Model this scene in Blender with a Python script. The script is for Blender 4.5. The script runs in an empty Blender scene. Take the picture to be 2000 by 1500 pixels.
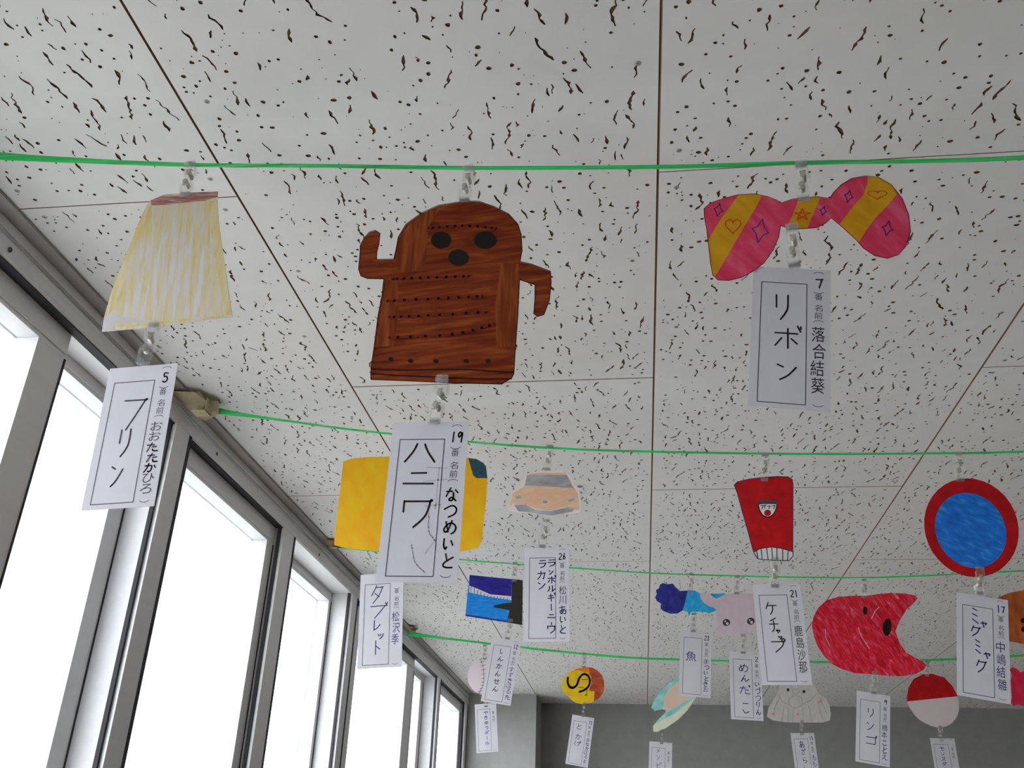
import bpy, bmesh, math, random
from mathutils import Vector, Matrix
from mathutils.geometry import delaunay_2d_cdt

scene = bpy.context.scene
COL = scene.collection

# ------------------------------------------------------------------ camera
ZC = 2.75                                    # ceiling height
F_PX, YAW, PITCH, ROLL = 1827.23, -0.139906, 0.479539, 0.034126
CAM = Vector((0.418295, -0.768518, ZC - 0.6459))
_r = Vector((math.cos(YAW), -math.sin(YAW), 0))
_f = Vector((math.sin(YAW) * math.cos(PITCH), math.cos(YAW) * math.cos(PITCH), math.sin(PITCH)))
_u = _r.cross(_f)
CR = _r * math.cos(ROLL) + _u * math.sin(ROLL)
CU = -_r * math.sin(ROLL) + _u * math.cos(ROLL)
CF = _f
cam_data = bpy.data.cameras.new('camera')
cam_data.sensor_width = 36.0
cam_data.lens = 36.0 * F_PX / 2000.0
cam_data.clip_start = 0.01
cam_ob = bpy.data.objects.new('camera', cam_data)
COL.objects.link(cam_ob)
cam_ob.matrix_world = Matrix(((CR.x, CU.x, -CF.x, CAM.x), (CR.y, CU.y, -CF.y, CAM.y),
                              (CR.z, CU.z, -CF.z, CAM.z), (0, 0, 0, 1)))
scene.camera = cam_ob

# ------------------------------------------------------------------ world, light, exposure
world = bpy.data.worlds.new('overcast_sky')
world.use_nodes = True
bg = world.node_tree.nodes['Background']
bg.inputs[0].default_value = (0.93, 0.96, 1.0, 1)
bg.inputs[1].default_value = 3.2
scene.world = world
scene.view_settings.view_transform = 'Standard'
scene.view_settings.look = 'None'
scene.view_settings.gamma = 1.0
scene.view_settings.exposure = 1.38
scene.view_settings.use_curve_mapping = False


# ------------------------------------------------------------------ helpers
def lin(c):
    c /= 255.0
    return c / 12.92 if c <= 0.04045 else ((c + 0.055) / 1.055) ** 2.4


def A(r, g, b, ref=172, k=0.8):
    """albedo of a thing that reads (r,g,b) beside white paper that reads ref"""
    w = lin(ref)
    return tuple(min(0.88, max(0.004, lin(v) / w * k)) for v in (r, g, b))


MATS = {}


def mat(name, col, rough=0.7, metal=0.0, spec=0.3, trans=0.0):
    if name in MATS:
        return MATS[name]
    m = bpy.data.materials.new(name)
    m.use_nodes = True
    nt = m.node_tree
    b = nt.nodes['Principled BSDF']
    b.inputs['Base Color'].default_value = (*col, 1)
    b.inputs['Roughness'].default_value = rough
    b.inputs['Metallic'].default_value = metal
    b.inputs['Specular IOR Level'].default_value = spec
    if trans:
        out = nt.nodes['Material Output']
        t = nt.nodes.new('ShaderNodeBsdfTranslucent')
        t.inputs[0].default_value = (*col, 1)
        mx = nt.nodes.new('ShaderNodeMixShader')
        mx.inputs[0].default_value = trans
        nt.links.new(b.outputs[0], mx.inputs[1])
        nt.links.new(t.outputs[0], mx.inputs[2])
        nt.links.new(mx.outputs[0], out.inputs[0])
    MATS[name] = m
    return m


def streak(name, stops, scale, rot=0.0, rough=0.6, nscale=1.0, detail=4.0, spec=0.25, distort=0.4, trans=0.12):
    """hand-coloured paper: noise stretched along the pencil or marker strokes. stops = [(pos, colour), ...]"""
    m = mat(name, stops[0][1], rough, 0, spec, trans)
    nt = m.node_tree
    b = nt.nodes['Principled BSDF']
    tc = nt.nodes.new('ShaderNodeTexCoord')
    m0 = nt.nodes.new('ShaderNodeMapping')
    m0.inputs['Rotation'].default_value = (0, rot, 0)
    mp = nt.nodes.new('ShaderNodeMapping')
    mp.inputs['Scale'].default_value = scale
    nz = nt.nodes.new('ShaderNodeTexNoise')
    nz.inputs['Scale'].default_value = nscale
    nz.inputs['Detail'].default_value = detail
    nz.inputs['Distortion'].default_value = distort
    rp = nt.nodes.new('ShaderNodeValToRGB')
    rp.color_ramp.elements[0].position = stops[0][0]
    rp.color_ramp.elements[0].color = (*stops[0][1], 1)
    rp.color_ramp.elements[1].position = stops[-1][0]
    rp.color_ramp.elements[1].color = (*stops[-1][1], 1)
    for p, c in stops[1:-1]:
        e = rp.color_ramp.elements.new(p)
        e.color = (*c, 1)
    nt.links.new(tc.outputs['Object'], m0.inputs[0])
    nt.links.new(m0.outputs[0], mp.inputs[0])
    nt.links.new(mp.outputs[0], nz.inputs['Vector'])
    nt.links.new(nz.outputs['Fac'], rp.inputs[0])
    nt.links.new(rp.outputs[0], b.inputs['Base Color'])
    for n in nt.nodes:
        if n.type == 'BSDF_TRANSLUCENT':
            nt.links.new(rp.outputs[0], n.inputs[0])
    return m


def clear(name, tint, body, edge, rough=0.08, whit=(0.9, 0.92, 0.95)):
    m = bpy.data.materials.new(name)
    m.use_nodes = True
    nt = m.node_tree
    b = nt.nodes['Principled BSDF']
    b.inputs['Base Color'].default_value = (*whit, 1)
    b.inputs['Roughness'].default_value = rough
    b.inputs['Specular IOR Level'].default_value = 0.8
    t = nt.nodes.new('ShaderNodeBsdfTransparent')
    t.inputs[0].default_value = (*tint, 1)
    lw = nt.nodes.new('ShaderNodeLayerWeight')
    lw.inputs[0].default_value = 0.35
    ma = nt.nodes.new('ShaderNodeMath')
    ma.operation = 'MULTIPLY_ADD'
    ma.inputs[1].default_value = edge
    ma.inputs[2].default_value = body
    mx = nt.nodes.new('ShaderNodeMixShader')
    nt.links.new(lw.outputs['Facing'], ma.inputs[0])
    nt.links.new(ma.outputs[0], mx.inputs[0])
    nt.links.new(t.outputs[0], mx.inputs[1])
    nt.links.new(b.outputs[0], mx.inputs[2])
    nt.links.new(mx.outputs[0], nt.nodes['Material Output'].inputs[0])
    return m


def link(name, me, m=None, parent=None, loc=(0, 0, 0)):
    o = bpy.data.objects.new(name, me)
    COL.objects.link(o)
    o.location = loc
    if parent is not None:
        o.parent = parent
    if m is not None:
        for mm in (m if isinstance(m, (list, tuple)) else [m]):
            me.materials.append(mm)
    return o


def tag(o, label, cat, group=None, kind=None):
    o['label'] = label
    o['category'] = cat
    if group:
        o['group'] = group
    if kind:
        o['kind'] = kind
    return o


def empty(name, loc):
    o = bpy.data.objects.new(name, None)
    o.empty_display_size = 0.02
    COL.objects.link(o)
    o.location = loc
    return o


def mesh(name, verts, faces, mi=None, smooth=False):
    me = bpy.data.meshes.new(name)
    me.from_pydata([tuple(v) for v in verts], [], faces)
    if mi:
        me.polygons.foreach_set('material_index', mi)
    if smooth:
        me.polygons.foreach_set('use_smooth', [True] * len(me.polygons))
    me.update()
    return me


class MB:
    def __init__(s):
        s.v, s.f, s.m = [], [], []

    def box(s, a, b, mi=0):
        (x0, y0, z0), (x1, y1, z1) = a, b
        n = len(s.v)
        s.v += [(x0, y0, z0), (x1, y0, z0), (x1, y1, z0), (x0, y1, z0),
                (x0, y0, z1), (x1, y0, z1), (x1, y1, z1), (x0, y1, z1)]
        s.f += [(n, n + 3, n + 2, n + 1), (n + 4, n + 5, n + 6, n + 7), (n, n + 1, n + 5, n + 4),
                (n + 1, n + 2, n + 6, n + 5), (n + 2, n + 3, n + 7, n + 6), (n + 3, n, n + 4, n + 7)]
        s.m += [mi] * 6
        return s

    def prism_y(s, prof, y0, y1, mi=0):
        """profile in (x, z) swept along y"""
        n, k = len(s.v), len(prof)
        s.v += [(x, y0, z) for x, z in prof] + [(x, y1, z) for x, z in prof]
        s.f += [tuple(range(n, n + k)), tuple(range(n + 2 * k - 1, n + k - 1, -1))]
        s.f += [(n + i, n + k + i, n + k + (i + 1) % k, n + (i + 1) % k) for i in range(k)]
        s.m += [mi] * (k + 2)
        return s

    def plate(s, pts, y0, y1, mi=0):
        """outline in (x, z) with thickness along y"""
        return s.prism_y(pts, y0, y1, mi)

    def flat(s, pts, y, mi=0):
        n = len(s.v)
        s.v += [(x, y, z) for x, z in pts]
        a = sum(pts[i][0] * pts[(i + 1) % len(pts)][1] - pts[(i + 1) % len(pts)][0] * pts[i][1] for i in range(len(pts)))
        idx = list(range(n, n + len(pts)))
        s.f.append(tuple(idx if a > 0 else idx[::-1]))   # face -y
        s.m.append(mi)
        return s

    def disc(s, c, r, y0, y1, n=14, mi=0):
        s.plate([(c[0] + r * math.cos(-k * 2 * math.pi / n), c[1] + r * math.sin(-k * 2 * math.pi / n)) for k in range(n)], y0, y1, mi)
        return s

    def stroke(s, pts, w, y, mi=0, cap=7):
        """pen line in (x, z) at depth y"""
        h = w / 2
        for i in range(len(pts) - 1):
            (x0, z0), (x1, z1) = pts[i], pts[i + 1]
            d = math.hypot(x1 - x0, z1 - z0)
            if d < 1e-7:
                continue
            nx, nz = -(z1 - z0) / d * h, (x1 - x0) / d * h
            s.flat([(x0 - nx, z0 - nz), (x1 - nx, z1 - nz), (x1 + nx, z1 + nz), (x0 + nx, z0 + nz)], y, mi)
        for (x, z) in pts:
            s.flat([(x + h * math.cos(k * 2 * math.pi / cap), z + h * math.sin(k * 2 * math.pi / cap)) for k in range(cap)], y, mi)
        return s

    def build(s, name, m, parent=None, loc=(0, 0, 0), smooth=False):
        return link(name, mesh(name, s.v, s.f, s.m, smooth), m, parent, loc)


def catmull(pts, n=4, closed=False):
    out = []
    k = len(pts)
    if k < 3:
        return list(pts)
    rng = range(k) if closed else range(k - 1)
    for i in rng:
        g = (lambda j: pts[j % k]) if closed else (lambda j: pts[max(0, min(k - 1, j))])
        p0, p1, p2, p3 = g(i - 1), g(i), g(i + 1), g(i + 2)
        for t in range(n):
            t /= n
            out.append(tuple(0.5 * (2 * b + (c - a) * t + (2 * a - 5 * b + 4 * c - d) * t * t + (3 * b - a - 3 * c + d) * t ** 3)
                             for a, b, c, d in zip(p0, p1, p2, p3)))
    if not closed:
        out.append(pts[-1])
    return out


def on_plane(px, py, Y):
    """point of the vertical plane y = Y seen at pixel (px, py) of the 2000 x 1500 frame -> (x, z)"""
    d = CR * ((px - 1000) / F_PX) + CU * ((750 - py) / F_PX) + CF
    t = (Y - CAM.y) / d.y
    p = CAM + d * t
    return (p.x, p.z)


# ------------------------------------------------------------------ materials of the setting
M_TILE = streak('ceiling_tile_face', [(0.3, (0.72, 0.705, 0.695)), (0.7, (0.75, 0.735, 0.725))], (30, 30, 30), rough=0.9, spec=0.1, trans=0)
M_HOLE = streak('gypsum_fissure_brown', [(0.3, (0.13, 0.075, 0.05)), (0.7, (0.19, 0.115, 0.08))], (300, 300, 300), rough=0.95, spec=0.05, trans=0)
M_BACK = mat('ceiling_joint_brown', (0.11, 0.055, 0.032), 0.95, 0, 0.05)
M_JOINT = mat('joint_chamfer_brown', (0.20, 0.105, 0.065), 0.95, 0, 0.05)
M_SCREW = mat('screw_head_grey', (0.42, 0.41, 0.40), 0.6, 0.3)
M_SCREWD = mat('screw_slot_dark', (0.12, 0.11, 0.10), 0.8)
M_TRIM = streak('dark_painted_strip', [(0.3, (0.33, 0.305, 0.29)), (0.7, (0.39, 0.36, 0.345))], (20, 3, 20), rough=0.7, trans=0)
M_ALU = streak('anodised_aluminium', [(0.3, (0.80, 0.79, 0.81)), (0.7, (0.85, 0.84, 0.86))], (60, 2, 60), rough=0.38, spec=0.5, trans=0)
M_BEAD = mat('polished_aluminium_bead', (0.62, 0.62, 0.63), 0.2, 0.6, 0.5)
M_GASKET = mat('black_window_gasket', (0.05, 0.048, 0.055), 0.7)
M_GLASS = clear('window_glass', (0.96, 0.98, 0.98), 0.02, 0.25, 0.02)
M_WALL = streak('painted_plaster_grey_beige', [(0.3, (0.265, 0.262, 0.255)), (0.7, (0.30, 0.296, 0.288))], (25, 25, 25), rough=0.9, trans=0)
M_NEAR = streak('white_fill_plaster', [(0.3, (0.74, 0.735, 0.74)), (0.7, (0.78, 0.775, 0.78))], (25, 25, 25), rough=0.9, trans=0)
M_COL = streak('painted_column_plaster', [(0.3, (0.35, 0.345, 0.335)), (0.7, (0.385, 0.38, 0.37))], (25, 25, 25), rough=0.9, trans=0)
M_FLOOR = streak('wood_floor', [(0.3, (0.25, 0.20, 0.155)), (0.7, (0.33, 0.27, 0.21))], (4, 30, 30), rough=0.4, trans=0)
M_GROUND = streak('concrete_yard', [(0.3, (0.27, 0.265, 0.25)), (0.7, (0.33, 0.325, 0.31))], (1, 1, 1), rough=0.9, trans=0)

XW0, XW1, YN, YF = -0.36, 7.0, -2.4, 3.43     # room limits
XE = -0.257                                   # edge of the tiles at the window

# ------------------------------------------------------------------ room shell
o = MB().box((XW0, YN - 0.15, -0.1), (XW1 + 0.15, YF + 0.15, 0)).build('floor', M_FLOOR)
tag(o, 'brown wooden classroom floor', 'floor', kind='structure')
ceiling = MB().box((-0.40, YN - 0.15, ZC + 0.0095), (XW1 + 0.15, YF + 0.15, ZC + 0.12)).build('ceiling', M_BACK)
tag(ceiling, 'white fissured tile ceiling with brown joints', 'ceiling', kind='structure')
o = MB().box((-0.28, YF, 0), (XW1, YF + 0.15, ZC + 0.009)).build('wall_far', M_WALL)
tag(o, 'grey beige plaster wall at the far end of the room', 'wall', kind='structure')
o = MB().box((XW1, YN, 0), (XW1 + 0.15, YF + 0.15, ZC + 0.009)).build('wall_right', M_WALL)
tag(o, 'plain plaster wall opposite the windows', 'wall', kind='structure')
o = MB().box((-0.28, YN - 0.15, 0), (XW1 + 0.15, YN, ZC + 0.009)).build('wall_near', M_NEAR)  # unseen wall, set close and white to bounce fill light onto the cards
tag(o, 'unseen white plaster wall behind the viewpoint, set close for fill light', 'wall', kind='structure')
o = MB().box((-0.40, -1.1, 0), (-0.279, YF + 0.15, 0.9)).box((-0.40, YN - 0.15, 0), (-0.279, -1.1, ZC - 0.046)).build('wall_left', M_WALL)  # full-height stretch is out of view, added to cut window light from behind
tag(o, 'plaster wall under the row of windows, with an added unseen blank stretch before it', 'wall', kind='structure')
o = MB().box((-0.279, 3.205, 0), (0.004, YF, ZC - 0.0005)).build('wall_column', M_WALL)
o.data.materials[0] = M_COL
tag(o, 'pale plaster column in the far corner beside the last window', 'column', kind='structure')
o = MB().box((-80, -60, -3.3), (-0.45, 60, -3.2)).build('ground', M_GROUND)
tag(o, 'pale concrete yard outside below the windows', 'ground', kind='structure')


# ------------------------------------------------------------------ ceiling tiles with real fissures
GX, GY = 0.0025, 0.0016                       # width of the joints


def tile_mesh(w, l, seed):
    rnd = random.Random(seed)
    hw, hl = w / 2, l / 2
    vs = [(-hw, -hl), (hw, -hl), (hw, hl), (-hw, hl)]
    fs = [[0, 1, 2, 3]]
    boxes = {}

    def free(x0, x1, y0, y1):
        c = 0.02
        cells = [(i, j) for i in range(int((x0 + 2) / c), int((x1 + 2) / c) + 1) for j in range(int((y0 + 2) / c), int((y1 + 2) / c) + 1)]
        for q in cells:
            for b in boxes.get(q, ()):
                if x0 < b[1] and x1 > b[0] and y0 < b[3] and y1 > b[2]:
                    return False
        for q in cells:
            boxes.setdefault(q, []).append((x0, x1, y0, y1))
        return True

    def put(poly, g):
        xs = [p[0] for p in poly]
        ys = [p[1] for p in poly]
        if min(xs) < -hw + 0.006 or max(xs) > hw - 0.006 or min(ys) < -hl + 0.006 or max(ys) > hl - 0.006:
            return
        if not free(min(xs) - g, max(xs) + g, min(ys) - g, max(ys) + g):
            return
        n = len(vs)
        vs.extend(poly)
        fs.append(list(range(n, n + len(poly))))

    area = w * l
    for i in range(int(1150 * area)):                     # wriggling fissures along the tile
        L = rnd.choice((0.006, 0.008, 0.010, 0.012, 0.014, 0.016, 0.020, 0.026)) * rnd.uniform(0.85, 1.2)
        n = max(4, int(L / 0.0026))
        x = rnd.uniform(-hw + 0.012, hw - 0.012)
        y = rnd.uniform(-hl + 0.012, hl - 0.012)
        lean = rnd.uniform(-0.45, 0.45)
        mid = []
        for k in range(n):
            t = k / (n - 1)
            xx = (mid[-1][0] if mid else x) + lean * L / n + rnd.gauss(0, 0.0013)
            mid.append((xx, y + (t - 0.5) * L))
        wid = [rnd.choice((0.0006, 0.0009, 0.0012, 0.0016, 0.0021)) for _ in range(n)]
        wid[0], wid[-1] = 0.0006, 0.0007
        left, right = [], []
        for k in range(n):
            a_, b_ = mid[max(0, k - 1)], mid[min(n - 1, k + 1)]
            dd = math.hypot(b_[0] - a_[0], b_[1] - a_[1])
            nx, ny = (b_[1] - a_[1]) / dd, -(b_[0] - a_[0]) / dd
            wl, wr = wid[k] * rnd.uniform(0.6, 1.1), wid[k] * rnd.uniform(0.6, 1.1)
            left.append((mid[k][0] - nx * wl, mid[k][1] - ny * wl))
            right.append((mid[k][0] + nx * wr, mid[k][1] + ny * wr))
        ex0 = (mid[0][0], mid[0][1] - 0.0007)
        ex1 = (mid[-1][0], mid[-1][1] + 0.0007)
        left = [ex0] + left
        right = right + [ex1]
        put(right + left[::-1], 0.001)
    for i in range(int(2900 * area)):                    # round pits and specks
        r = rnd.choice((0.0006, 0.0008, 0.0011, 0.0014, 0.0017, 0.0020, 0.0024))
        x = rnd.uniform(-hw, hw)
        y = rnd.uniform(-hl, hl)
        n = 7
        a0 = rnd.random()
        ex = rnd.uniform(0.8, 1.3)
        put([(x + r * ex * rnd.uniform(0.75, 1.15) * math.cos(a0 + k * 2 * math.pi / n),
              y + r * rnd.uniform(0.75, 1.15) * math.sin(a0 + k * 2 * math.pi / n)) for k in range(n)], 0.0009)
    ov, oe, of, _, _, orig = delaunay_2d_cdt([Vector(v) for v in vs], [], fs, 1, 1e-7)
    D = 0.0013
    verts = [(v.x, v.y, 0.0) for v in ov]
    up = {}

    def lift(i):
        if i not in up:
            up[i] = len(verts)
            verts.append((ov[i].x, ov[i].y, D))
        return up[i]

    def inside(x, y, poly):
        c_ = False
        for i in range(len(poly)):
            a_, b_ = vs[poly[i]], vs[poly[i - 1]]
            if (a_[1] > y) != (b_[1] > y) and x < (b_[0] - a_[0]) * (y - a_[1]) / (b_[1] - a_[1]) + a_[0]:
                c_ = not c_
        return c_

    faces, mi = [], []
    hole_edges = {}
    for f, og in zip(of, orig):
        f = list(f)
        a = sum(ov[f[i]].x * ov[f[(i + 1) % len(f)]].y - ov[f[(i + 1) % len(f)]].x * ov[f[i]].y for i in range(len(f)))
        if a > 0:
            f = f[::-1]                                 # face down
        cxm, cym = sum(ov[i].x for i in f) / len(f), sum(ov[i].y for i in f) / len(f)
        if any(g > 0 and inside(cxm, cym, fs[g]) for g in og):
            faces.append(tuple(lift(i) for i in f))
            mi.append(1)
            for i in range(len(f)):
                hole_edges[(f[i], f[(i + 1) % len(f)])] = 1
        else:
            faces.append(tuple(f))
            mi.append(0)
    for (a, b) in hole_edges:
        if (b, a) not in hole_edges:
            faces.append((a, b, lift(b), lift(a)))
            mi.append(1)
    # chamfered brown edge that meets the next board in a V joint
    n = len(verts)
    for (gx, gy, z) in ((GX / 2, GY / 2, 0.0015), (GX / 2, GY / 2, 0.009)):
        verts += [(-hw - gx, -hl - gy, z), (hw + gx, -hl - gy, z), (hw + gx, hl + gy, z), (-hw - gx, hl + gy, z)]
    c = []
    for q in ((-hw, -hl), (hw, -hl), (hw, hl), (-hw, hl)):
        c.append(min(range(len(ov)), key=lambda i: (ov[i].x - q[0]) ** 2 + (ov[i].y - q[1]) ** 2))
    for i in range(4):
        j = (i + 1) % 4
        faces.append((c[i], c[j], n + j, n + i))
        faces.append((n + i, n + j, n + 4 + j, n + 4 + i))
        mi += [2, 2]
    faces.append((n + 4, n + 5, n + 6, n + 7))
    mi.append(1)
    me = mesh('ceiling_tile', verts, faces, mi)
    me.materials.append(M_TILE)
    me.materials.append(M_HOLE)
    me.materials.append(M_JOINT)
    return me


def screw_mesh():
    b = MB()
    n, r = 12, 0.0030
    b.v += [(r * math.cos(k * 2 * math.pi / n), r * math.sin(k * 2 * math.pi / n), 0.0) for k in range(n)]
    b.v += [(0.7 * r * math.cos(k * 2 * math.pi / n), 0.7 * r * math.sin(k * 2 * math.pi / n), -0.0005) for k in range(n)]
    b.f += [(k, (k + 1) % n, n + (k + 1) % n, n + k)[::-1] for k in range(n)] + [tuple(range(2 * n - 1, n - 1, -1))]
    b.m += [0] * (n + 1)
    for a in (0.6, 0.6 + math.pi / 2):
        c, s_ = math.cos(a), math.sin(a)
        q = len(b.v)
        for (x, y) in ((-0.0018, -0.0003), (0.0018, -0.0003), (0.0018, 0.0003), (-0.0018, 0.0003)):
            b.v.append((x * c - y * s_, x * s_ + y * c, -0.00056))
        b.f.append((q + 3, q + 2, q + 1, q))
        b.m.append(1)
    me = mesh('screw', b.v, b.f, b.m)
    me.materials.append(M_SCREW)
    me.materials.append(M_SCREWD)
    return me


SCREW = screw_mesh()
TW, TL = 0.455, 0.91
cache = {}


def get_tile(w, l, var):
    key = (round(w, 3), round(l, 3), var)
    if key not in cache:
        cache[key] = tile_mesh(w, l, hash(key) % 9999 + 7)
    return cache[key]


rnd = random.Random(4)
strip = -1
while True:
    x0, x1 = strip * TW, (strip + 1) * TW
    if x0 > XW1:
        break
    x0c, x1c = max(x0, XE - 0.004), min(x1, XW1)
    off = 0.0 if strip % 2 else 0.455
    k = math.floor((YN - off) / TL)
    while True:
        y0, y1 = off + k * TL, off + (k + 1) * TL
        k += 1
        if y0 > YF:
            break
        y0c, y1c = max(y0, YN), min(y1, YF)
        if y1c - y0c < 0.03 or x1c - x0c < 0.03:
            continue
        w, l = x1c - x0c - GX, y1c - y0c - GY
        full = abs(w - TW) < 0.01 and abs(l - TL) < 0.01
        me = get_tile(w, l, (strip * 3 + k * 5) % 4 if full else k % 2)
        t = bpy.data.objects.new('ceiling_tile', me)
        COL.objects.link(t)
        t.parent = ceiling
        t.location = ((x0c + x1c) / 2, (y0c + y1c) / 2, ZC + rnd.uniform(-0.0002, 0.0002))
        if full and (strip + k) % 2:
            t.rotation_euler = (0, 0, math.pi)
        if -1 <= strip <= 3 and -0.95 < y0c < 1.5:
            cx, cy = w / 2 - 0.022, l / 2 - 0.022
            for sx in (-1, 1):
                for fy in (-1, -0.34, 0.34, 1):
                    s_ = bpy.data.objects.new('screw', SCREW)
                    COL.objects.link(s_)
                    s_.parent = t
                    s_.location = (sx * cx + rnd.uniform(-0.006, 0.006), fy * cy + rnd.uniform(-0.01, 0.01), -0.0001)
                    s_.rotation_euler = (0, 0, rnd.uniform(0, 3))
    strip += 1

# ------------------------------------------------------------------ window wall
trim = empty('trim_1', (XE - 0.011, 0, ZC))
tag(trim, 'narrow dark brown grey strip between ceiling tiles and window head', 'trim', kind='structure')
ys = [YN, -0.4, 1.4, 3.2]
for a, b in zip(ys[:-1], ys[1:]):
    MB().box((-0.0107, a + 0.0006, -0.004), (0.0097, b - 0.0006, 0.009)).build('trim_board', M_TRIM, trim)

XF = -0.2785                                              # face of the window head
head = empty('trim_2', (XF, 0, ZC))
tag(head, 'grey aluminium window head rail running along the ceiling edge', 'window head', kind='structure')
MB().prism_y([(0, 0.009), (0, -0.017), (-0.0015, -0.019), (-0.0015, -0.043), (-0.004, -0.0455), (-0.085, -0.0455), (-0.085, 0.009)],
             YN, 3.204).build('head_profile', M_ALU, head)
MB().prism_y([(-0.001, -0.0165), (0.0009, -0.018), (0.0009, -0.0205), (-0.001, -0.022)], YN, 3.204).build('bead', M_BEAD, head)
for y in (0.03, 0.62, 1.19, 1.9, 2.75):
    MB().disc((0, 0), 0.003, 0, 0.001).build('screw', M_SCREWD, head, (0, 0, 0))
    head.children[-1].matrix_local = Matrix.Translation((0.0003, y, -0.033)) @ Matrix.Rotation(math.pi / 2, 4, 'Z')

ZS = 0.9 - ZC                                             # sill, measured from the ceiling
mull = [(-1.1, -1.05), (-0.6, -0.55), (0.47, 0.525), (0.966, 1.033), (1.47, 1.52), (2.58, 2.625), (3.152, 3.204)]
XA, XB = -0.297, -0.332                                   # inner and outer sliding track
sashes = {0: [(0, 1, 'A', .04)], 1: [(0, .735, 'A', .058), (.68, 1, 'B', .04)], 2: [(0, 1, 'A', .034)], 3: [(0, 1, 'B', .018)],
          4: [(0, .71, 'A', .10), (.62, 1, 'B', .045)], 5: [(0, 1, 'A', .04)]}
words = ['window nearest behind the viewpoint', 
         'large bright window at the lower left edge', 'window right of the leftmost grey mullion',
         'narrow window before the yellow drawing', 'double sliding window behind the tablet card',
         'last small window beside the far column']
for i in range(len(mull) - 1):
    ya, yb = mull[i][1], mull[i + 1][0]
    w = empty('window_%d' % (i + 1), (XF, ya, ZC))
    tag(w, 'aluminium ' + words[i], 'window', kind='structure')
    m0, m1 = mull[i + 1]
    mb = MB()
    mb.box((-0.085, m0 - ya, ZS), (0, m1 - ya, -0.0456))
    mb.build('mullion', M_ALU, w)
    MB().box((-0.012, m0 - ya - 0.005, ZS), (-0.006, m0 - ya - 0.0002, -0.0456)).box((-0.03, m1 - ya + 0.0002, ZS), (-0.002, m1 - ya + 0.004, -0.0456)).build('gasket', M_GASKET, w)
    MB().box((-0.085, 0, ZS), (0.03, yb - ya, ZS + 0.03)).build('sill', M_ALU, w)
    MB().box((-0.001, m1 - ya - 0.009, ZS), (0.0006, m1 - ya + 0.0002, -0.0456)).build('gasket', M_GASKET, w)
    if sashes[i][0][2] == 'A':
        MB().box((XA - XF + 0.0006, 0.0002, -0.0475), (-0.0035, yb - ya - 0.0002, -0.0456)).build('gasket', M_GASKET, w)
    for (fa, fb, tr, sw) in sashes[i]:
        x1 = (XA if tr == 'A' else XB) - XF
        x0 = x1 - 0.034
        a, b = (yb - ya) * fa + 0.001, (yb - ya) * fb - 0.001
        rail = 0.037 if tr == 'A' else 0.022
        top = -0.0458
        fr = MB()
        fr.box((x0, a, top - rail), (x1, b, top)).box((x0 + 0.004, a, top - rail + 0.006), (x1 + 0.002, b, top - rail + 0.0085))
        sash = fr.build('sash', M_ALU, w)
        MB().box((x0, a, ZS + 0.031), (x1, a + sw, top - rail - 0.0002)).build('stile', M_ALU, sash)
        MB().box((x0, b - sw, ZS + 0.031), (x1, b, top - rail - 0.0002)).build('stile', M_ALU, sash)
        MB().box((x0, a + sw + .0002, ZS + 0.031), (x1, b - sw - .0002, ZS + 0.09)).build('bottom_rail', M_ALU, sash)
        MB().box((x0 + 0.002, a + sw, ZS + 0.09), (x0 + 0.006, b - sw, top - rail)).build('pane', M_GLASS, sash)
        MB().box((x1 - 0.003, b - 0.002, ZS + 0.031), (x1 + 0.0012, b + 0.0012, top - rail)).build('gasket', M_GASKET, sash)

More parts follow.
